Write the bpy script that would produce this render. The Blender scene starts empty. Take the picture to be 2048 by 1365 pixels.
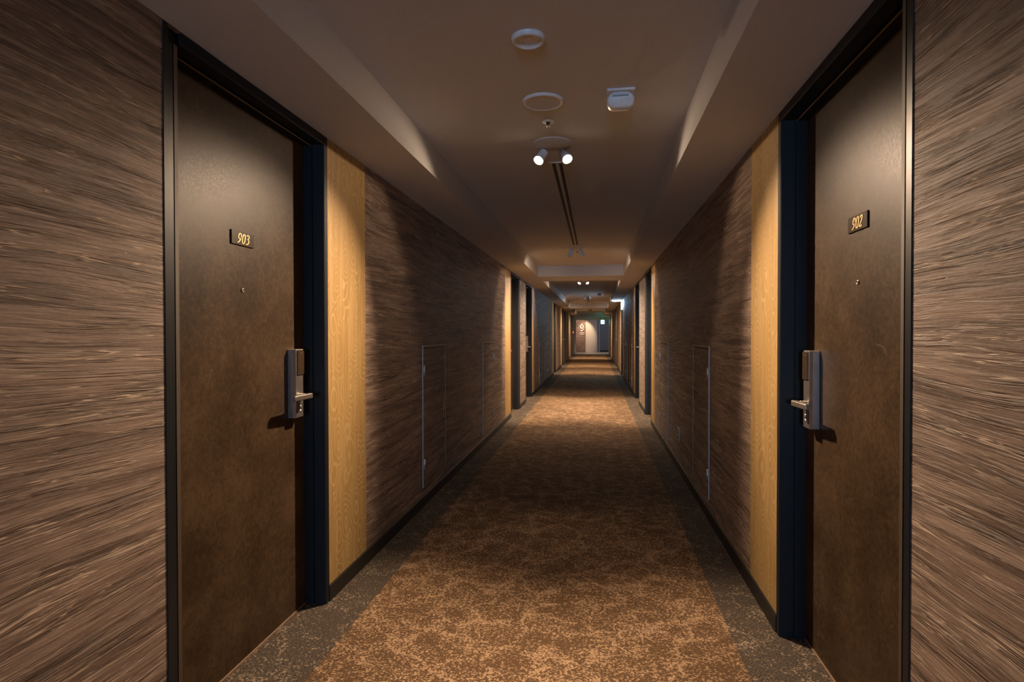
import bpy, bmesh, math, random
from mathutils import Vector, Matrix
random.seed(7)
SC = bpy.context.scene
COL = SC.collection
# ------------------------------------------------------------------ camera
def make_camera():
    f, yaw, pitch, sy, roll = 1149.74, 0.1443, 0.0122, -2.893, -0.0014
    fw = Vector((-math.sin(yaw)*math.cos(pitch), math.cos(yaw)*math.cos(pitch), -math.sin(pitch)))
    r = Vector((math.cos(yaw), math.sin(yaw), 0)); u = r.cross(fw)
    r2 = r*math.cos(roll)+u*math.sin(roll); u2 = -r*math.sin(roll)+u*math.cos(roll)
    m = Matrix((r2, u2, -fw)).transposed().to_4x4(); m.translation = Vector((0, 0, 1.25))
    c = bpy.data.cameras.new('camera'); o = bpy.data.objects.new('camera', c); COL.objects.link(o)
    o.matrix_world = m
    c.sensor_fit = 'HORIZONTAL'; c.sensor_width = 36.0; c.lens = f/2048*36.0
    c.shift_y = sy/2048.0
    c.clip_start = 0.05; c.clip_end = 100
    SC.camera = o
make_camera()
# ------------------------------------------------------------------ world, exposure, large lights
w = bpy.data.worlds.new('world'); SC.world = w; w.use_nodes = True
w.node_tree.nodes['Background'].inputs[0].default_value = (0.5, 0.6, 0.8, 1)
w.node_tree.nodes['Background'].inputs[1].default_value = 0.02
SC.view_settings.view_transform = 'Standard'; SC.view_settings.look = 'None'
SC.view_settings.exposure = 0.0; SC.view_settings.gamma = 1.0
SC.view_settings.use_curve_mapping = False
BEAM_W, SPILL_W = 365.0, 13.0      # each spotlight head: its beam and the weak spill round it
SPOT_COL = (1.0, 0.71, 0.48)
BACK_Y = -7.0
def area(name, loc, target, sx, sy, power, col):
    l = bpy.data.lights.new(name, 'AREA'); l.shape = 'RECTANGLE'; l.size = sx; l.size_y = sy
    l.energy = power; l.color = col
    o = bpy.data.objects.new(name, l); COL.objects.link(o); o.location = loc
    o.rotation_euler = (Vector(target)-Vector(loc)).to_track_quat('-Z', 'Y').to_euler()
    return o
area('cool_light_behind_viewer', (-0.24, BACK_Y+0.15, 1.35), (-0.24, 5, 1.35), 1.3, 1.4, 185.0, (0.42, 0.66, 1.0))  # unseen cool source added behind the viewer; a window is only assumed
area('lobby_cool_light', (0.6, 35.3, 2.44), (0.6, 35.3, 0), 1.6, 0.8, 18.0, (0.75, 0.82, 1.0))
# ------------------------------------------------------------------ geometry constants
XL, XR = -1.2276, 0.7473          # wall planes
XC = (XL+XR)/2
ZC, ZT = 2.1507, 2.3204           # soffit and tray heights
TL, TR = -0.9196, 0.4377          # tray edges
Y0, Y1 = BACK_Y, 33.4
REC = 0.098                       # how far the door leaves stand back
# ------------------------------------------------------------------ material helpers
def mat(name, build):
    m = bpy.data.materials.new(name); m.use_nodes = True
    nt = m.node_tree
    b = nt.nodes['Principled BSDF']
    build(nt, b); return m
def N(nt, t, **kw):
    n = nt.nodes.new(t)
    for k, v in kw.items():
        if k.startswith('i_'):
            key = k[2:]; key = int(key) if key.isdigit() else key.replace('_', ' ')
            n.inputs[key].default_value = v
        else: setattr(n, k, v)
    return n
def L(nt, a, b): nt.links.new(a, b)
def coords(nt, scale=(1, 1, 1), rot=(0, 0, 0), src='Object'):
    t = N(nt, 'ShaderNodeTexCoord'); m = N(nt, 'ShaderNodeMapping')
    m.inputs['Scale'].default_value = scale; m.inputs['Rotation'].default_value = rot
    L(nt, t.outputs[src], m.inputs['Vector']); return m.outputs['Vector']
def noise(nt, vec, scale, detail=3, rough=.5, dist=0):
    n = N(nt, 'ShaderNodeTexNoise'); n.inputs['Scale'].default_value = scale
    n.inputs['Detail'].default_value = detail; n.inputs['Roughness'].default_value = rough
    n.inputs['Distortion'].default_value = dist
    L(nt, vec, n.inputs['Vector']); return n.outputs['Fac']
def math_(nt, op, a, b=None, c=None, clamp=False):
    n = N(nt, 'ShaderNodeMath', operation=op); n.use_clamp = clamp
    for i, v in enumerate((a, b, c)):
        if v is None: continue
        if isinstance(v, (int, float)): n.inputs[i].default_value = v
        else: L(nt, v, n.inputs[i])
    return n.outputs[0]
def ramp(nt, fac, stops):
    n = N(nt, 'ShaderNodeValToRGB'); e = n.color_ramp.elements
    while len(e) > 1: e.remove(e[-1])
    for i, (p, c) in enumerate(stops):
        if isinstance(c, (int, float)): c = (c, c, c)
        el = e[0] if i == 0 else e.new(p)
        el.position = p; el.color = (*c, 1)
    L(nt, fac, n.inputs[0]); return n.outputs['Color']
def mix(nt, fac, a, b, mode='MIX'):
    n = N(nt, 'ShaderNodeMix', data_type='RGBA', blend_type=mode)
    for i, v in ((0, fac), (6, a), (7, b)):
        if isinstance(v, (int, float)): n.inputs[i].default_value = v
        elif isinstance(v, tuple): n.inputs[i].default_value = (*v, 1)
        else: L(nt, v, n.inputs[i])
    return n.outputs[2]
def bump(nt, b, h, strength, dist):
    n = N(nt, 'ShaderNodeBump'); n.inputs['Strength'].default_value = strength; n.inputs['Distance'].default_value = dist
    L(nt, h, n.inputs['Height']); L(nt, n.outputs[0], b.inputs['Normal'])
def plain(name, col, rough=.6, metal=0, spec=.5, nscale=None, amt=.08, emit=None, es=0, bumpamt=0):
    def f(nt, b):
        b.inputs['Roughness'].default_value = rough; b.inputs['Metallic'].default_value = metal
        b.inputs['Specular IOR Level'].default_value = spec
        v = coords(nt); n = noise(nt, v, nscale or 40, 3)
        c = ramp(nt, n, [(.3, tuple(x*(1-amt) for x in col)), (.7, tuple(min(1, x*(1+amt)) for x in col))])
        L(nt, c, b.inputs['Base Color'])
        if bumpamt: bump(nt, b, n, bumpamt, .002)
        if emit:
            b.inputs['Emission Color'].default_value = (*emit, 1); b.inputs['Emission Strength'].default_value = es
    return mat(name, f)
# ------------------------------------------------------------------ materials
def wood(nt, b):
    # split veneer wall covering: grain runs along the corridor, in courses that end irregularly
    t = N(nt, 'ShaderNodeTexCoord'); v0 = t.outputs['Object']
    # gentle waviness of the grain
    mw = N(nt, 'ShaderNodeMapping'); mw.inputs['Scale'].default_value = (1, .55, 2.2); L(nt, v0, mw.inputs[0])
    wv = math_(nt, 'MULTIPLY', math_(nt, 'SUBTRACT', noise(nt, mw.outputs[0], 1.3, 2), .5), .11)
    cb = N(nt, 'ShaderNodeCombineXYZ'); L(nt, wv, cb.inputs[2])
    ad = N(nt, 'ShaderNodeVectorMath', operation='ADD'); L(nt, v0, ad.inputs[0]); L(nt, cb.outputs[0], ad.inputs[1])
    def st(sx, sy, sz):
        m = N(nt, 'ShaderNodeMapping'); m.inputs['Scale'].default_value = (sx, sy, sz); L(nt, ad.outputs[0], m.inputs[0]); return m.outputs[0]
    broad = noise(nt, st(1, .9, 9), 1.6, 4, .6)
    mid = noise(nt, st(1, 1.3, 34), 1.5, 4, .62)
    fine = noise(nt, st(1, 6, 120), 1.5, 4, .65)
    speck = noise(nt, st(1, 40, 110), 1.6, 2, .6)
    def ledge(vec, sc, rough, lvl, w):
        d = math_(nt, 'SUBTRACT', noise(nt, vec, sc, 3, rough, .25), lvl)
        li = ramp(nt, math_(nt, 'ABSOLUTE', d), [(0, 1.0), (.005, .9), (.011, 0.0)])
        sh = ramp(nt, d, [(.000, 0.0), (.006, 1.0), (w, 0.0)])  # shade beside each ledge, painted into the veneer colour
        return li, sh
    l1, s1 = ledge(st(1, .55, 24), 2.2, .55, .50, .07)
    l2, s2 = ledge(st(1.7, .9, 40), 2.0, .5, .47, .06)
    l3, s3 = ledge(st(2.3, .32, 19), 2.6, .5, .53, .04)
    lines = math_(nt, 'MAXIMUM', l1, math_(nt, 'MAXIMUM', math_(nt, 'MULTIPLY', l2, .7), l3))
    dark = math_(nt, 'MAXIMUM', s1, math_(nt, 'MAXIMUM', math_(nt, 'MULTIPLY', s2, .7), s3))
    vo = N(nt, 'ShaderNodeTexVoronoi', feature='F1'); vo.inputs['Scale'].default_value = 1.0
    L(nt, st(.001, 2.0, 46), vo.inputs['Vector'])
    sepc = N(nt, 'ShaderNodeSeparateColor'); L(nt, vo.outputs['Color'], sepc.inputs[0])
    patch = sepc.outputs[0]
    h = math_(nt, 'ADD', math_(nt, 'MULTIPLY', broad, .30), math_(nt, 'MULTIPLY', mid, .32))
    h = math_(nt, 'ADD', h, math_(nt, 'MULTIPLY', fine, .20))
    h = math_(nt, 'ADD', h, math_(nt, 'MULTIPLY', patch, .13))
    h = math_(nt, 'ADD', h, math_(nt, 'MULTIPLY', speck, .10))
    c = ramp(nt, h, [(.40, (.088, .058, .043)), (.47, (.150, .104, .078)), (.53, (.215, .152, .116)), (.62, (.310, .225, .172))])
    gate = ramp(nt, noise(nt, st(1, 1.2, 10), 1.7, 3), [(.40, 0.25), (.55, 1.0)])
    gate2 = ramp(nt, noise(nt, st(1, 1.3, 11), 2.7, 3), [(.44, 0.12), (.60, 1.0)])
    c = mix(nt, math_(nt, 'MULTIPLY', math_(nt, 'MULTIPLY', dark, gate2), .85), c, (.055, .036, .026))
    c = mix(nt, math_(nt, 'MULTIPLY', math_(nt, 'MULTIPLY', lines, gate), .95), c, (.60, .46, .34))
    L(nt, c, b.inputs['Base Color'])
    b.inputs['Roughness'].default_value = .62; b.inputs['Specular IOR Level'].default_value = .3
    hh = math_(nt, 'ADD', h, math_(nt, 'MULTIPLY', math_(nt, 'MULTIPLY', lines, gate), .25))
    hh = math_(nt, 'SUBTRACT', hh, math_(nt, 'MULTIPLY', math_(nt, 'MULTIPLY', dark, gate2), .4))
    bump(nt, b, hh, .7, .008)
M_WOOD = mat('split_veneer', wood)
def gold(nt, b):
    # gold wallpaper with upright grain and loose clusters of nested loops
    t = N(nt, 'ShaderNodeTexCoord'); v0 = t.outputs['Object']
    def mp(s, vec=v0):
        m = N(nt, 'ShaderNodeMapping'); m.inputs['Scale'].default_value = s; L(nt, vec, m.inputs[0]); return m.outputs[0]
    grain = noise(nt, mp((1, 26, 1.3)), 2.2, 4, .6)
    c = ramp(nt, grain, [(.3, (.31, .190, .066)), (.55, (.41, .265, .098)), (.75, (.49, .325, .130))])
    vo = N(nt, 'ShaderNodeTexVoronoi', feature='F1'); vo.inputs['Scale'].default_value = 1; vo.inputs['Randomness'].default_value = .85
    w1 = N(nt, 'ShaderNodeTexNoise'); w1.inputs['Scale'].default_value = 5; w1.inputs['Detail'].default_value = 1; L(nt, v0, w1.inputs['Vector'])
    sc = N(nt, 'ShaderNodeVectorMath', operation='SCALE'); sc.inputs['Scale'].default_value = .05; L(nt, w1.outputs['Color'], sc.inputs[0])
    ad = N(nt, 'ShaderNodeVectorMath', operation='ADD'); L(nt, v0, ad.inputs[0]); L(nt, sc.outputs[0], ad.inputs[1])
    L(nt, mp((.001, 8.2, 4.6), ad.outputs[0]), vo.inputs['Vector'])
    ph = math_(nt, 'FRACT', math_(nt, 'MULTIPLY', vo.outputs['Distance'], 8.5))
    tri = math_(nt, 'ABSOLUTE', math_(nt, 'SUBTRACT', ph, .5))
    ln = ramp(nt, tri, [(0, 1.0), (.10, .8), (.17, 0.0)])
    g = ramp(nt, noise(nt, v0, 3.1, 2), [(.30, 0.25), (.55, 1.0)])
    m = math_(nt, 'MULTIPLY', ln, g)
    c = mix(nt, math_(nt, 'MULTIPLY', m, .42), c, (.66, .48, .25))
    L(nt, c, b.inputs['Base Color'])
    rr = math_(nt, 'SUBTRACT', .50, math_(nt, 'MULTIPLY', m, .15)); L(nt, rr, b.inputs['Roughness'])
    b.inputs['Specular IOR Level'].default_value = .35; b.inputs['Metallic'].default_value = .15
    bump(nt, b, math_(nt, 'ADD', math_(nt, 'MULTIPLY', grain, .5), math_(nt, 'MULTIPLY', m, .5)), .25, .002)
M_GOLD = mat('gold_wallpaper', gold)
def carpet(nt, b):
    t = N(nt, 'ShaderNodeTexCoord'); v0 = t.outputs['Object']
    def mp(s, vec=v0, rot=(0, 0, 0)):
        m = N(nt, 'ShaderNodeMapping'); m.inputs['Scale'].default_value = s; m.inputs['Rotation'].default_value = rot; L(nt, vec, m.inputs[0]); return m.outputs[0]
    s = N(nt, 'ShaderNodeSeparateXYZ'); L(nt, v0, s.inputs[0]); x = s.outputs[0]
    inside = math_(nt, 'MULTIPLY', math_(nt, 'GREATER_THAN', x, -1.0302), math_(nt, 'LESS_THAN', x, .5532))
    inside = math_(nt, 'MULTIPLY', inside, math_(nt, 'LESS_THAN', s.outputs[1], 33.4))
    pile = noise(nt, v0, 420, 2, .6)
    fl = noise(nt, mp((.8, 1.1, 1)), 135, 3, .6)
    fl2 = noise(nt, mp((1.0, .9, 1)), 62, 3, .6)
    big = noise(nt, v0, 3.4, 4, .6, .5)
    med = noise(nt, v0, 11, 3, .6)
    ve = N(nt, 'ShaderNodeTexVoronoi', feature='DISTANCE_TO_EDGE'); ve.inputs['Scale'].default_value = 5.2
    wn = N(nt, 'ShaderNodeTexNoise'); wn.inputs['Scale'].default_value = 7; L(nt, v0, wn.inputs['Vector'])
    sc = N(nt, 'ShaderNodeVectorMath', operation='SCALE'); sc.inputs['Scale'].default_value = .14; L(nt, wn.outputs['Color'], sc.inputs[0])
    ad = N(nt, 'ShaderNodeVectorMath', operation='ADD'); L(nt, v0, ad.inputs[0]); L(nt, sc.outputs[0], ad.inputs[1])
    L(nt, ad.outputs[0], ve.inputs['Vector'])
    vein = ramp(nt, ve.outputs['Distance'], [(0, 1.0), (.03, .6), (.10, 0.0)])
    q = math_(nt, 'ADD', math_(nt, 'MULTIPLY', fl, .62), math_(nt, 'MULTIPLY', fl2, .38))
    q = math_(nt, 'ADD', q, math_(nt, 'MULTIPLY', math_(nt, 'SUBTRACT', big, .5), .12))
    q = math_(nt, 'ADD', q, math_(nt, 'MULTIPLY', math_(nt, 'SUBTRACT', med, .5), .20))
    q = math_(nt, 'ADD', q, math_(nt, 'MULTIPLY', vein, .052))
    fc = ramp(nt, q, [(.520, 0.0), (.560, 1.0)])
    fb = ramp(nt, q, [(.562, 0.0), (.600, 1.0)])
    pc = ramp(nt, pile, [(.3, .80), (.7, 1.2)])
    base_c = mix(nt, 1, (.105, .063, .033), pc, 'MULTIPLY')
    fle_c = mix(nt, 1, (.40, .268, .160), pc, 'MULTIPLY')
    bpile = ramp(nt, noise(nt, v0, 170, 3, .7), [(.38, .35), (.62, 1.8)])
    base_b = mix(nt, 1, (.070, .056, .043), bpile, 'MULTIPLY')
    fle_b = mix(nt, 1, (.30, .235, .165), pc, 'MULTIPLY')
    cc = mix(nt, fc, base_c, fle_c); cbd = mix(nt, fb, base_b, fle_b)
    L(nt, mix(nt, inside, cbd, cc), b.inputs['Base Color'])
    b.inputs['Roughness'].default_value = .95; b.inputs['Specular IOR Level'].default_value = .1
    bump(nt, b, math_(nt, 'ADD', pile, math_(nt, 'MULTIPLY', fc, .4)), .5, .004)
M_CARPET = mat('speckled_carpet', carpet)
def leafm(nt, b):
    v0 = coords(nt)
    n1 = noise(nt, v0, 4, 5, .6); n2 = noise(nt, v0, 60, 4, .7); n3 = noise(nt, v0, 160, 3, .6)
    h = math_(nt, 'ADD', math_(nt, 'MULTIPLY', n1, .4), math_(nt, 'ADD', math_(nt, 'MULTIPLY', n2, .38), math_(nt, 'MULTIPLY', n3, .22)))
    c = ramp(nt, h, [(.40, (.030, .018, .009)), (.5, (.052, .033, .018)), (.60, (.082, .053, .030))])
    # thin curved scratches
    wn = noise(nt, coords(nt, (1, 1, 1), (.6, .3, .2)), 2.1, 2, .5, 1.5)
    sct = math_(nt, 'ABSOLUTE', math_(nt, 'SUBTRACT', math_(nt, 'FRACT', math_(nt, 'MULTIPLY', wn, 9)), .5))
    sm = math_(nt, 'MULTIPLY', ramp(nt, sct, [(0, 1.0), (.012, 0.0)]), ramp(nt, noise(nt, v0, 9, 2), [(.60, 0.0), (.68, 1.0)]))
    c = mix(nt, math_(nt, 'MULTIPLY', sm, .35), c, (.35, .27, .18))
    L(nt, c, b.inputs['Base Color'])
    L(nt, ramp(nt, n3, [(.35, .38), (.65, .48)]), b.inputs['Roughness'])
    b.inputs['Specular IOR Level'].default_value = .15
    bump(nt, b, n3, .06, .001)
M_LEAF = mat('bronze_door_laminate', leafm)
M_FRAME = plain('dark_navy_steel', (.012, .0145, .0175), .42, 0, .22)
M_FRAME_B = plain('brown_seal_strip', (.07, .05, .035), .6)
M_BASE = plain('black_brown_baseboard', (.016, .013, .010), .5)
M_CEIL = plain('painted_ceiling', (.57, .565, .57), .9, 0, .2, 90, .03, bumpamt=.15)
M_WHITE = plain('white_plastic', (.72, .73, .75), .42)
M_DKGREY = plain('dark_grey_slot', (.015, .013, .012), .7)
M_STEEL = plain('brushed_steel', (.50, .46, .42), .32, .9)
M_STEELD = plain('dull_steel_side', (.30, .31, .33), .38, .6)
M_GLOSS = plain('black_glossy_plate', (.045, .030, .017), .25)
M_GOLDTXT = plain('gold_numeral', (.85, .55, .24), .40, .3)
M_ALU = plain('aluminium_and_cool_lit_edge', (.34, .36, .38), .45, .2)
M_ALUB = plain('bronze_edge', (.32, .22, .15), .45, .2)
M_HINGE = plain('satin_hinge', (.62, .63, .66), .3, .7)
M_OUTLET = plain('grey_outlet_plate', (.42, .37, .32), .5)
M_BULB = plain('lamp_glow', (1, .9, .75), .5, emit=(1, .78, .50), es=60)
M_OFF = plain('lamp_reflector', (.5, .5, .5), .2, .8)
M_GLOW_L = plain('cool_l_glow', (.9, .95, 1), .5, emit=(.50, .76, 1.0), es=230)
M_EXIT = plain('exit_sign_panel', (.7, 1, .9), .5, emit=(.40, 1.0, .78), es=9)
M_EXITG = plain('exit_sign_green', (.01, .35, .18), .5, emit=(.0, .50, .26), es=1.6)
M_RED = plain('red_lamp_dome', (.8, .05, .03), .4, emit=(1, .08, .03), es=3.0)
M_STONE = plain('pale_lobby_floor', (.45, .38, .30), .35, nscale=8, amt=.1)
M_CREAM = plain('cream_lobby_wall', (.55, .48, .40), .8, nscale=12, amt=.03)
M_GREYP = plain('grey_lobby_panel', (.17, .17, .19), .5)
M_GREYD = plain('grey_steel_door', (.13, .14, .17), .45)
M_PORTAL = plain('portal_trim', (.78, .74, .68), .5)
M_SIGNW = plain('sign_white', (.85, .80, .72), .5)
def tile(nt, b):
    t = N(nt, 'ShaderNodeTexCoord'); m = N(nt, 'ShaderNodeMapping')
    m.inputs['Rotation'].default_value = (math.pi/2, 0, 0); L(nt, t.outputs['Object'], m.inputs[0])
    br = N(nt, 'ShaderNodeTexBrick'); br.inputs['Scale'].default_value = 5
    br.inputs['Color1'].default_value = (.18, .11, .085, 1); br.inputs['Color2'].default_value = (.30, .19, .15, 1)
    br.inputs['Mortar'].default_value = (.09, .06, .05, 1); br.inputs['Mortar Size'].default_value = .03
    br.inputs['Row Height'].default_value = .28; br.inputs['Brick Width'].default_value = .8
    L(nt, m.outputs[0], br.inputs['Vector']); L(nt, br.outputs['Color'], b.inputs['Base Color'])
    b.inputs['Roughness'].default_value = .6; bump(nt, b, br.outputs['Fac'], .6, -.01)
M_TILE = mat('split_stone_tile', tile)
# ------------------------------------------------------------------ mesh builder
class MB:
    def __init__(s): s.v = []; s.f = []; s.m = []; s.mats = []; s.smooth = []
    def mi(s, m):
        if m not in s.mats: s.mats.append(m)
        return s.mats.index(m)
    def add(s, vs, fs, m, smooth=False):
        o = len(s.v); s.v += [tuple(p) for p in vs]; k = s.mi(m)
        for f in fs: s.f.append([o+i for i in f]); s.m.append(k); s.smooth.append(smooth)
    def box(s, x0, x1, y0, y1, z0, z1, m):
        x0, x1 = min(x0, x1), max(x0, x1); y0, y1 = min(y0, y1), max(y0, y1); z0, z1 = min(z0, z1), max(z0, z1)
        vs = [(x, y, z) for z in (z0, z1) for x, y in ((x0, y0), (x1, y0), (x1, y1), (x0, y1))]
        s.add(vs, [(3, 2, 1, 0), (4, 5, 6, 7), (0, 1, 5, 4), (1, 2, 6, 5), (2, 3, 7, 6), (3, 0, 4, 7)], m)
    def cyl(s, a, b, r0, r1, m, n=24, caps=True, smooth=True):
        a = Vector(a); b = Vector(b); d = (b-a).normalized()
        u = d.orthogonal().normalized(); w = d.cross(u)
        vs = []
        for p, r in ((a, r0), (b, r1)):
            for i in range(n):
                t = 2*math.pi*i/n; vs.append(p+u*math.cos(t)*r+w*math.sin(t)*r)
        s.add(vs, [(i, (i+1) % n, n+(i+1) % n, n+i) for i in range(n)], m, smooth)
        if caps:
            s.add(vs[:n], [tuple(range(n))[::-1]], m); s.add(vs[n:], [tuple(range(n))], m)
    def lathe(s, c, prof, m, n=40, axis=(0, 0, 1), close=False):
        # prof: list of (radius, height along axis)
        d = Vector(axis).normalized(); u = d.orthogonal().normalized(); w = d.cross(u); c = Vector(c)
        vs = []
        for r, h in prof:
            for i in range(n):
                t = 2*math.pi*i/n; vs.append(c+d*h+u*math.cos(t)*r+w*math.sin(t)*r)
        fs = []
        for k in range(len(prof)-1):
            for i in range(n): fs.append((k*n+i, k*n+(i+1) % n, (k+1)*n+(i+1) % n, (k+1)*n+i))
        s.add(vs, fs, m, True)
    def prism(s, poly, axis, a, b, m, smooth=False):
        # poly in the two other axes (cyclic order of xyz without axis); extruded a..b
        n = len(poly)
        def P(p, t):
            if axis == 'x': return (t, p[0], p[1])
            if axis == 'y': return (p[0], t, p[1])
            return (p[0], p[1], t)
        vs = [P(p, a) for p in poly]+[P(p, b) for p in poly]
        s.add(vs, [(i, (i+1) % n, n+(i+1) % n, n+i) for i in range(n)], m, smooth)
        s.add(vs[:n], [tuple(range(n))[::-1]], m); s.add(vs[n:], [tuple(range(n))], m)
    def build(s, name, parent=None, bevel=0, seg=2):
        me = bpy.data.meshes.new(name); me.from_pydata(s.v, [], s.f)
        for m in s.mats: me.materials.append(m)
        for i, p in enumerate(me.polygons): p.material_index = s.m[i]; p.use_smooth = s.smooth[i]
        bm = bmesh.new(); bm.from_mesh(me); bmesh.ops.remove_doubles(bm, verts=bm.verts, dist=1e-5)
        bmesh.ops.recalc_face_normals(bm, faces=bm.faces); bm.to_mesh(me); bm.free()
        o = bpy.data.objects.new(name, me); COL.objects.link(o)
        if bevel:
            b = o.modifiers.new('bevel', 'BEVEL'); b.width = bevel; b.segments = seg; b.limit_method = 'ANGLE'; b.angle_limit = math.radians(50)
        if parent is not None:
            o.parent = parent; o.location = -Vector(parent['_w'])
        return o
def base(name, loc, label=None, cat=None, group=None, kind=None, parent=None):
    o = bpy.data.objects.new(name, None); COL.objects.link(o); o.empty_display_size = .05
    o.location = loc; o['_w'] = list(loc)
    if label: o['label'] = label
    if cat: o['category'] = cat
    if group: o['group'] = group
    if kind: o['kind'] = kind
    return o
def sub(o, parent, parent_world):
    """parent a mesh (vertices in world space) under a part whose own vertices are in world space"""
    o.parent = parent; o.location = (0, 0, 0); return o
def tag(o, label=None, cat=None, group=None, kind=None):
    if label: o['label'] = label
    if cat: o['category'] = cat
    if group: o['group'] = group
    if kind: o['kind'] = kind
    return o
def X(side, r):            # r > 0 goes into the wall, r < 0 stands out into the corridor
    return XL-r if side == 'left' else XR+r
# ------------------------------------------------------------------ what stands along each wall
# doors: (centre y, handle on the far side?), gold strips: (y0, y1)
DOORS = {
 'left':  [(2.0025, True), (8.828, False), (10.645, True), (17.50, False), (21.76, True), (23.35, True), (29.90, False)],
 'right': [(2.0025, True), (8.457, False), (10.650, True), (16.71, False), (20.62, True), (22.10, True), (28.76, False)]}
GOLD = {
 'left':  [(2.512, 2.954), (7.794, 8.318), (11.155, 11.58), (16.40, 16.99), (20.50, 21.25), (23.86, 24.30), (29.00, 29.39), (31.70, 32.30)],
 'right': [(2.512, 2.930), (7.480, 7.947), (11.160, 11.45), (15.60, 16.20), (19.10, 20.11), (26.90, 28.25), (30.80, 31.60)]}
NEAR, FAR = -.5075, .5075          # outer casing edges about the door centre
IN_N, IN_F = -.4365, .4735         # opening edges about the centre (hinge side, lock side)
OPEN_Z, CASE_Z = 2.108, 2.1465
WALLT = .20
def build_walls():
    for side in ('left', 'right'):
        mb = MB(); wall_name = 'wall_'+side
        spans = []
        cuts = []
        for c, far in DOORS[side]:
            cuts.append((c+NEAR+.004, c+FAR-.004, 'd'))
        for a, b in GOLD[side]: cuts.append((a, b, 'g'))
        cuts.sort()
        y = Y0
        x0, x1 = X(side, 0), X(side, WALLT)
        for a, b, k in cuts:
            if a > y+.002: mb.box(x0, x1, y, a, 0, 2.4, M_WOOD)
            if k == 'd': mb.box(x0, x1, a, b, CASE_Z-.002, 2.4, M_WOOD)
            y = max(y, b)
        mb.box(x0, x1, y, Y1, 0, 2.4, M_WOOD)
        wl = mb.build(wall_name); tag(wl, 'dark brown split veneer %s wall of the corridor' % side, kind='structure')
        for i, (a, b) in enumerate(GOLD[side]):
            g = MB(); g.box(X(side, 0), X(side, WALLT), a, b, 0, 2.4, M_GOLD)
            o = g.build('patterned_panel'); o.parent = wl
            o['label'] = 'gold wallpaper strip with looping pattern'
        # baseboard in pieces between the doors
        bb = MB(); y = Y0
        def run(a, b):
            bb.prism([(X(side, 0), 0), (X(side, -.007), 0), (X(side, -.007), .070), (X(side, -.004), .075), (X(side, 0), .075)], 'y', a, b, M_BASE)
        for c, far in DOORS[side]:
            run(y, c+NEAR); y = c+FAR
        run(y, Y1-.02)
        tag(bb.build('baseboard_'+side), 'black brown baseboard along the %s wall' % side, kind='structure')
    # wall behind the camera, with an assumed window frame added round the cool light
    bk = MB()
    bk.box(XL-.2, XR+.2, Y0-.2, Y0, 0, 2.4, M_CREAM)
    tag(bk.build('wall_back'), kind='structure')
    wn = base('assumed_window_1', (XC, Y0+.02, .65), 'assumed window for the cool light behind the viewer', None, None, 'structure')
    m = MB()
    for a, b, c, d in ((-.72, -.66, 0, 1.5), (.66, .72, 0, 1.5), (-.72, .72, -.06, 0), (-.72, .72, 1.5, 1.56)):
        m.box(XC+a, XC+b, Y0, Y0+.05, .65+c, .65+d, M_FRAME)
    m.build('assumed_frame', wn)
    # door recess soffit over the corridor floor: nothing more needed
build_walls()
def build_floor():
    m = MB(); m.box(XL-.2, XR+.2, Y0, Y1+.1, -.1, 0, M_CARPET)
    tag(m.build('floor'), 'speckled brown carpet with darker grey border strips', kind='structure')
build_floor()
def build_ceiling():
    m = MB()
    m.box(XL-.2, TL, Y0, Y1, ZC, 2.5, M_CEIL); m.box(TR, XR+.2, Y0, Y1, ZC, 2.5, M_CEIL)
    for a, b in ((Y0, -5.5), (9.24, 10.12), (21.6, 22.6), (32.9, Y1)):
        m.box(TL, TR, a, b, ZC, 2.5, M_CEIL)
    for a, b in ((-5.5, 9.24), (10.12, 21.6), (22.6, 32.9)):
        m.box(TL, TR, a, b, ZT, 2.5, M_CEIL)
    tag(m.build('ceiling'), 'painted ceiling with long raised trays between lowered side strips', kind='structure')
build_ceiling()
# ------------------------------------------------------------------ numerals: slanted strokes of varying weight
def stroke(mb, pts, wid, m, plane, depth):
    # pts in (u, v); plane maps (u, v, d) to the world
    n = len(pts); L_, R_ = [], []
    for i, p in enumerate(pts):
        a = pts[max(0, i-1)]; b = pts[min(n-1, i+1)]
        dx, dy = b[0]-a[0], b[1]-a[1]; l = math.hypot(dx, dy) or 1
        w_ = wid(i/(n-1), dx/l, dy/l); nx, ny = -dy/l*w_, dx/l*w_
        L_.append((p[0]+nx, p[1]+ny)); R_.append((p[0]-nx, p[1]-ny))
    vs = [plane(*p, depth) for p in L_]+[plane(*p, depth) for p in R_]+[plane(*p, 0) for p in L_]+[plane(*p, 0) for p in R_]
    fs = []
    for i in range(n-1):
        fs += [(i, i+1, n+i+1, n+i), (2*n+i, 2*n+i+1, i+1, i), (n+i, n+i+1, 3*n+i+1, 3*n+i)]
    mb.add(vs, fs, m)
def cr(pts, n=8):
    out = []
    P = [pts[0]]+list(pts)+[pts[-1]]
    for i in range(1, len(P)-2):
        for k in range(n):
            t = k/n; p0, p1, p2, p3 = P[i-1:i+3]
            out.append(tuple(.5*((2*p1[j])+(-p0[j]+p2[j])*t+(2*p0[j]-5*p1[j]+4*p2[j]-p3[j])*t*t+(-p0[j]+3*p1[j]-3*p2[j]+p3[j])*t**3) for j in (0, 1)))
    out.append(pts[-1]); return out
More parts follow.
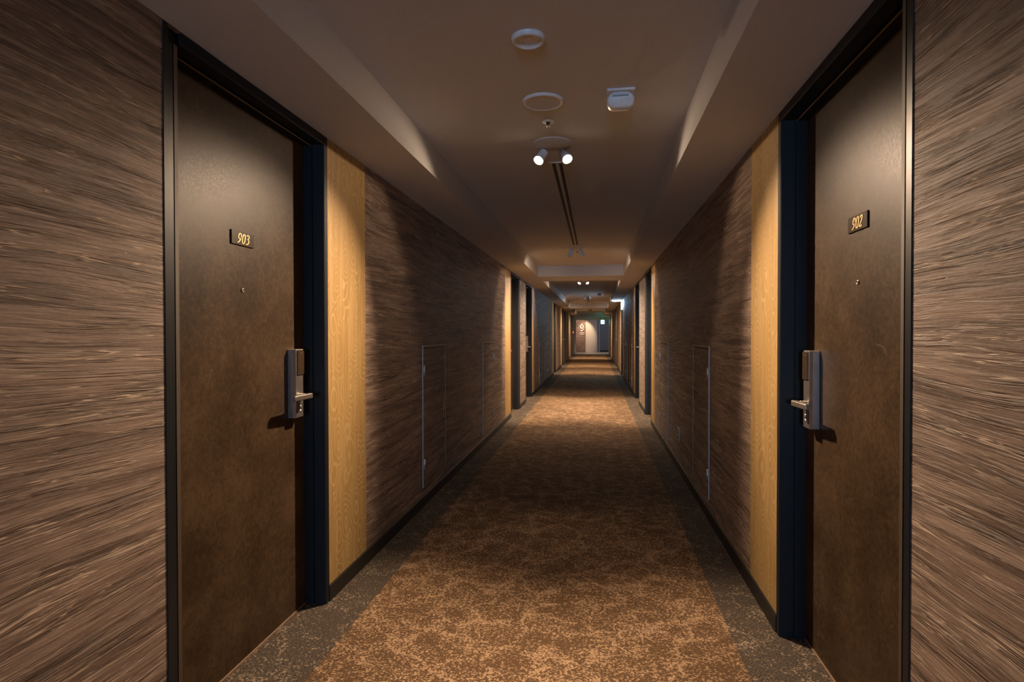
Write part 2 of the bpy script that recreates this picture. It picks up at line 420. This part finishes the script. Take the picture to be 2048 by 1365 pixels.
DIG = {
 '9': [[(.52, .70), (.48, .50), (.28, .42), (.10, .55), (.08, .75), (.20, .95), (.36, .99), (.52, .88), (.54, .66), (.46, .38), (.28, .12), (.02, .00)]],
 '0': [[(.32, 1.0), (.14, .88), (.06, .5), (.12, .12), (.30, .0), (.48, .12), (.56, .5), (.50, .88), (.32, 1.0)]],
 '3': [[(.08, .84), (.22, .98), (.42, .96), (.50, .80), (.40, .62), (.22, .54)], [(.22, .54), (.42, .50), (.54, .34), (.46, .12), (.26, .0), (.02, .03)]],
 '2': [[(.08, .80), (.20, .97), (.40, .97), (.50, .80), (.42, .56), (.20, .26), (.02, .03)], [(.02, .03), (.25, .05), (.42, .02), (.56, .14)]]}
def numerals(side, text, yc, zc, h):
    mb = MB(); adv = .70
    W_ = len(text)*adv
    sgn = 1 if side == 'left' else -1      # reading direction: left wall runs away from the viewer
    for i, chx in enumerate(text):
        for s_ in DIG[chx]:
            p = cr(s_)
            q = [((u-.3)*.92+.22*(v-.5)+(i-(len(text)-1)/2)*adv, v-.5) for u, v in p]
            stroke(mb, [(u*h, v*h) for u, v in q], lambda t, dx, dy: h*(.028+.045*abs(dy)), M_GOLDTXT,
                   lambda u, v, d: (X(side, REC-.0052-d), yc+sgn*u, zc+v), .0012)
    return mb
# ------------------------------------------------------------------ doors
DOORCOUNT = [0]
def build_door(side, c, far, number=None):
    DOORCOUNT[0] += 1
    d = base('door_%d' % DOORCOUNT[0], (X(side, 0), c, 0), kind='structure')
    s = 1 if far else -1                  # +1: lock on the far side
    def Y(t): return c+s*t
    P = lambda pts: [(X(side, r), y) for r, y in pts]
    # leaf
    m = MB(); m.box(X(side, REC), X(side, REC+.04), Y(IN_N-.02), Y(IN_F+.03), .006, OPEN_Z+.03, M_LEAF)
    leaf = m.build('door_leaf', d, .0015)
    # frame: two jambs with casing, seal groove; head
    m = MB()
    m.prism(P([(-.003, Y(FAR)), (-.003, Y(FAR-.030)), (0, Y(IN_F)), (.048, Y(IN_F)), (.048, Y(IN_F+.006)), (.055, Y(IN_F+.006)), (.055, Y(IN_F-.003)), (REC, Y(IN_F-.003)),
               (REC, Y(IN_F+.02)), (.17, Y(IN_F+.02)), (.17, Y(FAR))]), 'z', 0, CASE_Z, M_FRAME)
    m.prism(P([(-.003, Y(NEAR)), (-.003, Y(NEAR+.018)), (.000, Y(NEAR+.022)), (.010, Y(NEAR+.025)), (.010, Y(NEAR+.054)), (.0105, Y(NEAR+.055)),
               (.0105, Y(IN_N)), (.048, Y(IN_N)), (.048, Y(IN_N-.006)), (.055, Y(IN_N-.006)), (.055, Y(IN_N)), (REC, Y(IN_N)), (REC, Y(IN_N-.02)), (.17, Y(IN_N-.02)), (.17, Y(NEAR))]), 'z', 0, CASE_Z, M_FRAME)
    def H(pts): return [(X(side, r), z) for r, z in pts]
    m.prism(H([(-.003, CASE_Z), (-.003, OPEN_Z), (.044, OPEN_Z), (.044, OPEN_Z+.008), (.054, OPEN_Z+.008), (.054, OPEN_Z-.004), (REC, OPEN_Z-.004), (REC, OPEN_Z+.02), (.17, OPEN_Z+.02), (.17, CASE_Z)]),
            'y', Y(IN_N-.001), Y(IN_F+.001), M_FRAME)
    fr = m.build('door_frame', d)
    # brown seal strips: up the hinge side, and the thin line under the head
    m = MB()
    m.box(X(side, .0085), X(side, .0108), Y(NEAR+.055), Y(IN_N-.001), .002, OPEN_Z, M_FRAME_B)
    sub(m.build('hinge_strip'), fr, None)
    m = MB(); m.box(X(side, .053), X(side, .057), Y(IN_N), Y(IN_F), OPEN_Z-.0075, OPEN_Z-.004, M_ALUB)
    sub(m.build('head_seal'), fr, None)
    m = MB(); m.box(X(side, REC-.004), X(side, REC+.03), Y(IN_N), Y(IN_F-.003), .0005, .006, M_ALUB)
    m.build('threshold', d)
    # number plate
    yp, zp = Y(.010), 1.606
    m = MB(); m.box(X(side, REC-.005), X(side, REC+.001), yp-.070, yp+.070, zp-.026, zp+.026, M_GLOSS)
    pl = m.build('number_plate', d, .0012)
    if number: sub(numerals(side, number, yp+(.002 if side == 'left' else -.004), zp, .036).build('numerals'), pl, None)
    # peephole
    yq, zq = Y(.010), 1.412
    m = MB(); nrm = (1 if side == 'left' else -1, 0, 0)
    m.lathe((X(side, REC+.001), yq, zq), [(.0, 0), (.0075, 0), (.0078, .003), (.0060, .0050), (.0045, .0046), (.0040, .002), (.0, .002)], M_STEEL, 20, nrm)
    m.build('peephole', d)
    # lock case
    ly, lz0, lz1 = .364, .878, 1.178
    def lb(mb, a, b, r0, r1, z0, z1, mm): mb.box(X(side, r0), X(side, r1), Y(a), Y(b), z0, z1, mm)
    m = MB()
    poly = [(ly-.036, 0), (ly-.036, .026), (ly-.028, .036), (ly+.034, .036), (ly+.036, .030), (ly+.036, 0)]
    m.prism([(X(side, REC-r), Y(t)) for t, r in poly], 'z', lz0, lz1, M_STEEL)
    lock = m.build('lock_case', d, .002)
    m = MB(); lb(m, ly-.018, ly+.035, REC-.040, REC-.035, 1.066, 1.172, M_GLOSS)
    for k in range(3):
        for q in range(2): lb(m, ly-.002+q*.018, ly+.002+q*.018, REC-.0407, REC-.040, 1.086+k*.026, 1.089+k*.026, M_DKGREY)
    lb(m, ly+.000, ly+.022, REC-.0408, REC-.040, 1.1585, 1.1615, M_STEEL)
    sub(m.build('keypad'), lock, None)
    m = MB()
    xx = lambda r: X(side, r)
    m.cyl((xx(REC-.035), Y(ly+.012), .972), (xx(REC-.058), Y(ly+.012), .972), .011, .011, M_STEEL, 16)
    hb = [(ly+.034, REC-.082), (ly+.036, REC-.072), (ly+.028, REC-.058), (ly+.004, REC-.058), (ly-.105, REC-.060), (ly-.108, REC-.078), (ly+.020, REC-.084)]
    m.prism([(xx(r), Y(t)) for t, r in hb], 'z', .960, .982, M_STEEL)
    sub(m.build('lever_handle', None, .004, 3), lock, None)
    m = MB()
    for z_ in (.925, .905):
        m.lathe((xx(REC-.036), Y(ly+.010), z_), [(.0, .003), (.004, .0028), (.006, 0)], M_HINGE, 16, nrm)
    sub(m.build('key_cylinder'), lock, None)
    return d
NUM = {('left', 0): '903', ('right', 0): '902'}
for side in ('left', 'right'):
    for i, (c, far) in enumerate(DOORS[side]):
        build_door(side, c, far, NUM.get((side, i)))
# ------------------------------------------------------------------ access panels
def access_panel(side, ya, yb, z0, z1, hinge_near, label, latch=True, bright=False):
    o = base('access_panel', (X(side, 0), (ya+yb)/2, z0), label, 'access panel', 'access panels low on the corridor walls')
    t = .012
    m = MB()
    m.box(X(side, -.006), X(side, .001), ya, ya+t, z0, z1, M_ALU)  # near edge: the cool light it catches is put into its colour
    m.box(X(side, -.004), X(side, .001), yb-t, yb, z0, z1, M_ALUB)
    m.box(X(side, -.004), X(side, .001), ya+t, yb-t, z1-t, z1, M_ALUB)
    m.box(X(side, -.003), X(side, .001), ya+t, yb-t, z0, z0+t*.6, M_ALUB)
    m.build('panel_frame', o)
    m = MB(); m.box(X(side, -.0015), X(side, .001), ya+t+.003, yb-t-.003, z0+t*.6+.003, z1-t-.012, M_WOOD)
    m.build('panel_door', o)
    m2 = MB(); m2.box(X(side, -.0005), X(side, .001), ya+t, yb-t, z0+.006, z1-t, M_DKGREY); m2.build('shadow_gap', o)
    yh = ya+t+.014 if hinge_near else yb-t-.006
    for zh in (z0+.165, z1-.18):
        m = MB()
        m.cyl((X(side, -.008), yh, zh-.036), (X(side, -.008), yh, zh+.036), .006, .006, M_HINGE, 14)
        m.box(X(side, -.005), X(side, -.001), yh-.012, yh+.014, zh-.034, zh+.034, M_HINGE)
        m.build('hinge', o)
    if latch:
        yl = yb-t-.040 if hinge_near else ya+t+.040
        m = MB(); m.box(X(side, -.0045), X(side, -.001), yl-.014, yl+.014, z0+.445, z0+.545, M_ALUB)
        m.box(X(side, -.006), X(side, -.0045), yl-.009, yl+.009, z0+.455, z0+.485, M_DKGREY)
        m.build('latch', o, .001)
    return o
access_panel('left', 3.976, 4.610, .134, 1.157, True, 'brown access panel on left wall, nearer of the two past the gold strip')
access_panel('left', 6.190, 6.886, .122, 1.143, False, 'brown access panel low on left wall, second past the gold strip')
access_panel('right', 3.950, 4.590, .134, 1.157, True, 'brown access panel on right wall, nearer one before the wall outlet')
access_panel('right', 6.112, 6.860, .130, 1.145, False, 'brown access panel low on right wall, just beyond the wall outlet')
access_panel('left', 12.60, 13.30, .13, 1.15, True, 'distant access panel on blue-lit left wall, nearer of that pair')
access_panel('left', 14.10, 14.75, .13, 1.15, False, 'distant access panel on blue-lit left wall, farther of that pair')
access_panel('right', 12.10, 12.80, .13, 1.15, True, 'distant access panel on right wall before the cool glowing L, nearer one')
access_panel('right', 13.90, 14.55, .13, 1.15, False, 'distant access panel on right wall, closest to the cool glowing L')
# wall outlet
o = base('wall_outlet', (XR, 5.35, .327), 'small grey outlet plate low on right wall between two access panels', 'outlet')
m = MB(); m.box(XR-.007, XR+.001, 5.292, 5.410, .268, .385, M_OUTLET); m.build('outlet_plate', o, .002)
for z in (.298, .340):
    m = MB(); m.box(XR-.0085, XR-.006, 5.340, 5.362, z-.008, z+.012, M_DKGREY); m.build('socket', o)
# ------------------------------------------------------------------ ceiling fittings
def sprinkler(x, y, label):
    o = base('sprinkler', (x, y, ZT), label, 'sprinkler', 'sprinklers in the ceiling tray')
    m = MB(); m.lathe((x, y, ZT), [(.030, -.0005), (.0285, -.004), (.026, -.005), (.0, -.004)], M_WHITE, 32); m.build('escutcheon', o)
    m = MB(); m.cyl((x, y, ZT-.002), (x, y, ZT-.014), .011, .009, M_DKGREY, 12)
    for s_ in (-1, 1): m.cyl((x+s_*.009, y, ZT-.010), (x+s_*.005, y, ZT-.022), .002, .002, M_STEEL, 8)
    m.lathe((x, y, ZT-.022), [(0, 0), (.011, 0), (.012, -.002), (0, -.003)], M_STEEL, 20); m.build('deflector', o)
sprinkler(-.239, 2.925, 'small chrome sprinkler between the flat round speaker and lit spotlights')
sprinkler(-.236, 7.02+.62, 'tiny sprinkler head between the pair of unlit angled spotlights')
def downlight(x, y):
    o = base('downlight', (x, y, ZT), 'round recessed white fitting, nearest disc on the ceiling', 'downlight')
    m = MB(); m.lathe((x, y, ZT), [(.043, -.0015), (.049, -.016), (.053, -.018), (.059, -.014), (.062, -.0005)], M_WHITE, 48); m.build('trim_ring', o)
    m = MB(); m.lathe((x, y, ZT), [(.0435, -.0012), (0, -.0012)], M_WHITE, 48)
    m.lathe((x, y, ZT), [(.010, -.001), (.010, -.004), (0, -.004)], M_WHITE, 24); m.build('inner_disc', o)
downlight(-.2415, 2.085)
def speaker(x, y):
    o = base('ceiling_speaker', (x, y, ZT), 'flat round white speaker cover on ceiling ahead of the spotlights', 'speaker')
    m = MB(); m.lathe((x, y, ZT), [(.081, -.010), (.086, -.013), (.092, -.011), (.095, -.0005)], M_WHITE, 56); m.build('rim', o)
    m = MB(); m.lathe((x, y, ZT), [(0, -.0105), (.082, -.0100)], M_CEIL, 48); m.build('grille', o)
speaker(-.2405, 2.660)
def detector(x0, y, label, n=0):
    # emergency unit: mounting plate with rounded body hanging below it
    xc = x0+.060
    o = base('ceiling_detector', (xc, y, ZT), label, 'ceiling unit', 'box shaped units on the ceiling')
    m = MB(); m.box(xc-.060, xc+.060, y-.018, y+.085, ZT-.010, ZT-.0005, M_WHITE); m.build('mounting_plate', o, .001)
    m = MB()
    r = .030; pts = []
    for (cx, cz), a0 in (((xc+.028, ZT-.042), -90), ((xc+.028, ZT-.040), 0), ((xc-.028, ZT-.040), 90), ((xc-.028, ZT-.042), 180)):
        for k in range(7):
            a = math.radians(a0+k*15); pts.append((cx+r*math.cos(a)*1.05, cz+r*math.sin(a)*.95))
    # stacked slices give a face that leans back towards the ceiling
    n_ = len(pts); rows = []
    for t, sc, dz in ((0, .80, .006), (.004, .94, .003), (.012, 1, 0), (.050, 1.0, 0), (.060, .92, .0), (.066, .70, 0)):
        rows.append([(xc+(p[0]-xc)*sc, y-.004+t-(ZT-.010-p[1])*(-.35), ZT-.011+(p[1]-(ZT-.011))*sc) for p in pts])
    vs = [p for r_ in rows for p in r_]; fs = []
    for k in range(len(rows)-1):
        for i in range(n_): fs.append((k*n_+i, k*n_+(i+1) % n_, (k+1)*n_+(i+1) % n_, (k+1)*n_+i))
    fs.append(tuple(range(n_))[::-1]); fs.append(tuple((len(rows)-1)*n_+i for i in range(n_)))
    m.add(vs, fs, M_WHITE, True); m.build('unit_body', o)
    m = MB()
    for k in range(15):
        xx = xc-.034+k*.0046
        m.box(xx, xx+.0020, y+.0000, y+.0070, ZT-.0290, ZT-.0225, M_DKGREY)
    m.build('vent_slots', o)
    return o
detector(.050, 2.585, 'white rounded ceiling unit right of the lit spotlights, nearest one')
detector(.050, 15.85, 'distant small ceiling unit beside the bluish lit ceiling strip')
detector(.050, 29.3, 'farthest ceiling unit, a dark speck above the lobby opening')
def slot_vent(x, ya, yb, label):
    o = base('slot_vent', (x, (ya+yb)/2, ZT), label, 'air vent', 'long slot vents in the ceiling')
    m = MB()
    for a, b in ((-.049, -.033), (-.010, .010), (.033, .049)): m.box(x+a, x+b, ya+.012, yb-.012, ZT-.006, ZT-.0005, M_CEIL)
    m.box(x-.049, x+.049, ya, ya+.012, ZT-.006, ZT-.0005, M_CEIL); m.box(x-.049, x+.049, yb-.012, yb, ZT-.006, ZT-.0005, M_CEIL)
    m.build('vent_frame', o)
    m = MB(); m.box(x-.034, x-.009, ya+.011, yb-.011, ZT-.002, ZT-.0005, M_DKGREY); m.box(x+.009, x+.034, ya+.011, yb-.011, ZT-.002, ZT-.0005, M_DKGREY)
    m.build('slot', o)
slot_vent(-.240, 3.62, 7.08, 'long ceiling vent with two dark slots behind the nearest spotlights')
slot_vent(-.240, 16.95, 19.8, 'distant slot vent past the second unlit pair of spotlights')
slot_vent(-.240, 27.2, 29.6, 'farthest slot vent near the lobby opening')
def spot_fixture(y, direction, label, lit=True):
    """round canopy with two adjustable heads; direction -1 shines back to the viewer, +1 ahead"""
    x = -.2415
    o = base('spotlight', (x, y, ZT), label, 'spotlight', 'twin spotlights along the corridor ceiling')
    m = MB(); m.lathe((x, y, ZT), [(0, -.006), (.101, -.006), (.105, -.0045), (.106, -.0005)], M_CEIL, 56); m.build('canopy', o)
    for s_ in (-1, 1):
        if direction < 0:
            d = Vector((s_*.31, -.66, -.72)).normalized(); mouth = Vector((x+s_*.083, y+.04, 2.236))
        else:
            d = Vector((s_*.36, .64, -.68)).normalized(); mouth = Vector((x+s_*.083, y+.02, 2.224))
        back = mouth-d*.092; mid = mouth-d*.055
        if back.z > ZT-.026: back = mouth-d*((ZT-.026-mouth.z)/(-d.z))
        m = MB()
        m.cyl(back, mouth, .026, .028, M_WHITE, 28, caps=False)
        m.cyl(back-d*.004, back, .019, .026, M_WHITE, 28)
        m.cyl(mouth, mouth-d*.012, .0275, .022, M_OFF, 28, caps=False)
        hd = m.build('lamp_head', o)
        m = MB(); m.cyl(mouth-d*.014, mouth-d*.010, .022, .022, M_BULB if lit else M_OFF, 24)
        sub(m.build('bulb'), hd, None)
        m = MB(); m.cyl((mid.x, mid.y, mid.z), (x+s_*.055, mid.y+.0, ZT-.012), .006, .006, M_WHITE, 12)
        m.build('stem', o)
        if lit:
            low = Vector((s_*.40, direction*.50, -.77)).normalized()
            for nm, e_, ang, bl, dd in (('spot_beam', BEAM_W, 78, 1.0, d), ('spot_spill', SPILL_W, 122, .35, low)):
                l = bpy.data.lights.new(nm, 'SPOT'); l.energy = e_*(1.0 if y < 5 else 1.4); l.color = SPOT_COL
                l.spot_size = math.radians(ang); l.spot_blend = bl; l.shadow_soft_size = .018
                lo = bpy.data.objects.new(nm, l); COL.objects.link(lo)
                lo.parent = hd; lo.location = mouth+d*.004
                lo.rotation_euler = dd.to_track_quat('-Z', 'Y').to_euler()
spot_fixture(3.255, -1, 'nearest lit twin spotlight facing the viewer')
spot_fixture(7.330, 1, 'twin spotlight turned away at far end of the slot vent')
spot_fixture(11.60, -1, 'second, smaller lit twin spotlight beyond the ceiling beam')
spot_fixture(16.60, 1, 'distant twin spotlight turned away beside the bluish ceiling strip')
spot_fixture(20.05, 1, 'distant twin spotlight just past the second slot vent')
spot_fixture(26.60, 1, 'far twin spotlight in the last ceiling tray')
# ------------------------------------------------------------------ cool glowing L, added for the bright line on soffit and wall
o = base('glow_strip', (XR, 16.5, 2.0), 'glowing white L added for the bright line high on the distant right wall', 'glow strip')
m = MB(); m.box(.474, XR-.002, 16.48, 16.52, ZC-.024, ZC-.004, M_GLOW_L); m.build('horizontal_glow', o)
m = MB(); m.box(XR-.026, XR-.004, 16.48, 16.52, 1.90, ZC-.024, M_GLOW_L); m.build('vertical_glow', o)
m = MB(); m.box(.470, XR-.001, 16.52, 16.535, ZC-.026, ZC-.001, M_WHITE); m.box(XR-.030, XR-.001, 16.52, 16.535, 1.895, ZC-.026, M_WHITE); m.build('glow_backing', o)
# ------------------------------------------------------------------ exit sign and alarm lamp
o = base('exit_sign', (.40, 33.0, 1.85), 'glowing green exit sign at the far end of corridor', 'exit sign')
m = MB(); m.box(.300, .500, 32.97, 33.02, 1.730, 1.955, M_WHITE); m.box(.39, .41, 32.985, 33.005, 1.955, ZC, M_WHITE); m.build('sign_housing', o, .003)
m = MB(); m.box(.306, .494, 32.964, 32.971, 1.736, 1.949, M_EXIT); m.build('sign_face', o)
m = MB()   # running figure beside a doorway
m.box(.440, .486, 32.962, 32.965, 1.750, 1.935, M_EXITG)
m.cyl((.385, 32.9645, 1.905), (.385, 32.9615, 1.905), .014, .014, M_EXITG, 16)
for a, b in (((.385, 1.885), (.370, 1.830)), ((.370, 1.830), (.395, 1.795)), ((.395, 1.795), (.385, 1.755)), ((.370, 1.830), (.350, 1.790)), ((.350, 1.790), (.322, 1.790)), ((.383, 1.880), (.410, 1.850)), ((.383, 1.880), (.350, 1.862))):
    dx, dz = b[0]-a[0], b[1]-a[1]; l = math.hypot(dx, dz); nx, nz = -dz/l*.007, dx/l*.007
    m.add([(a[0]+nx, 32.9625, a[1]+nz), (a[0]-nx, 32.9625, a[1]-nz), (b[0]-nx, 32.9625, b[1]-nz), (b[0]+nx, 32.9625, b[1]+nz)], [(0, 1, 2, 3)], M_EXITG)
m.build('running_figure', o)
l = bpy.data.lights.new('exit_glow', 'POINT'); l.energy = 1.6; l.color = (.12, 1, .55); l.shadow_soft_size = .08
lo = bpy.data.objects.new('exit_glow', l); COL.objects.link(lo); lo.location = (.40, 32.85, 1.84)
o = base('alarm_lamp', (XL, 31.2, 1.25), 'small glowing red alarm lamp on the far left wall', 'alarm lamp')
m = MB(); m.lathe((XL, 31.2, 1.26), [(.075, 0), (.075, .02), (.065, .025), (0, .025)], M_WHITE, 32, (1, 0, 0)); m.build('back_plate', o)
m = MB(); m.lathe((XL+.025, 31.2, 1.26), [(.045, 0), (.043, .02), (.03, .036), (0, .042)], M_RED, 28, (1, 0, 0)); m.build('red_dome', o)
l = bpy.data.lights.new('alarm_glow', 'POINT'); l.energy = .8; l.color = (1, .06, .03); l.shadow_soft_size = .04
lo = bpy.data.objects.new('alarm_glow', l); COL.objects.link(lo); lo.location = (XL+.13, 31.2, 1.26)
# ------------------------------------------------------------------ lobby beyond the portal
LY = 37.0
m = MB()
m.box(XL-.2, -1.116, Y1, Y1+.25, 0, 2.6, M_PORTAL); m.box(.745, XR+.2, Y1, Y1+.25, 0, 2.6, M_PORTAL)
m.box(-1.116, .745, Y1, Y1+.25, 1.975, 2.6, M_PORTAL)
tag(m.build('trim_1'), 'pale frame round the opening to the lobby', kind='structure')
m = MB(); m.box(-4, 4, Y1+.1, LY+.1, -.1, .002, M_STONE); tag(m.build('floor_lobby'), 'pale lobby floor', kind='structure')
m = MB(); m.box(-4, 4, Y1+.25, LY+.1, 2.5, 2.6, M_CEIL); tag(m.build('ceiling_lobby'), 'pale lobby ceiling', kind='structure')
m = MB(); m.box(-4, 4, LY, LY+.1, 0, 2.5, M_CREAM)
m.box(-4, -3.9, Y1+.25, LY, 0, 2.5, M_CREAM); m.box(3.9, 4, Y1+.25, LY, 0, 2.5, M_CREAM)
m.box(-4, XL-.2, Y1+.15, Y1+.25, 0, 2.5, M_CREAM); m.box(XR+.2, 4, Y1+.15, Y1+.25, 0, 2.5, M_CREAM)
tag(m.build('wall_lobby'), 'cream lobby wall lit by a warm lamp', kind='structure')
m = MB(); m.box(-1.9, -.633, LY-.06, LY-.001, .03, 2.495, M_TILE); wt = m.build('wall_tile')
tag(wt, 'brown split stone tile panel on the lobby wall', kind='structure')
o = base('floor_sign', (-.86, LY-.07, 1.5), 'white number and lettering sign on the lobby stone tiles', 'wall sign')
m = MB()
def quad(mb, x0, x1, z0, z1): mb.box(x0, x1, LY-.085, LY-.058, z0, z1, M_SIGNW)
# a tall blocky 9 with a small mark beside it
quad(m, -.98, -.92, 1.52, 1.78); quad(m, -.80, -.75, 1.34, 1.78); quad(m, -.98, -.75, 1.72, 1.78); quad(m, -.98, -.75, 1.50, 1.56); quad(m, -.95, -.75, 1.34, 1.40)
m.build('sign_numeral', o)
m = MB(); quad(m, -1.0, -.72, 1.20, 1.235); quad(m, -1.0, -.72, 1.10, 1.125); m.build('sign_lines', o)
m = MB(); m.box(.10, .215, LY-.03, LY-.001, .002, 2.45, M_GREYP); m.box(.215, .9, LY-.03, LY-.001, 2.13, 2.45, M_GREYP); tag(m.build('trim_2'), 'grey panel beside the lobby door', kind='structure')
d = base('door_%d' % (DOORCOUNT[0]+1), (.55, LY-.04, 0), 'grey steel lobby door', None, None, 'structure')
m = MB(); m.box(.27, .84, LY-.045, LY-.010, .12, 2.10, M_GREYD); m.build('door_leaf', d)
m = MB(); m.box(.216, .268, LY-.055, LY-.001, .002, 2.13, M_ALU); m.box(.842, .89, LY-.055, LY-.001, .002, 2.13, M_ALU); m.box(.268, .842, LY-.055, LY-.001, 2.10, 2.13, M_ALU); m.build('door_frame', d)
m = MB(); m.box(.27, .84, LY-.05, LY-.008, .005, .118, M_BASE); m.build('kick_plate', d)
def lobby_spot(loc, tgt, power, size, col):
    l = bpy.data.lights.new('lobby_spot', 'SPOT'); l.energy = power; l.color = col; l.spot_size = math.radians(size); l.spot_blend = .6; l.shadow_soft_size = .03
    lo = bpy.data.objects.new('lobby_spot', l); COL.objects.link(lo); lo.location = loc
    lo.rotation_euler = (Vector(tgt)-Vector(loc)).to_track_quat('-Z', 'Y').to_euler()
lobby_spot((-.70, 35.9, 2.42), (-.66, 37, 1.25), 150, 52, SPOT_COL)
lobby_spot((-1.05, 35.7, 2.42), (-.98, 37, 1.35), 90, 62, SPOT_COL)  # extra spot added to brighten the stone tiles
lobby_spot((-.2, 34.4, 2.45), (-.2, 34.4, 0), 60, 110, SPOT_COL)
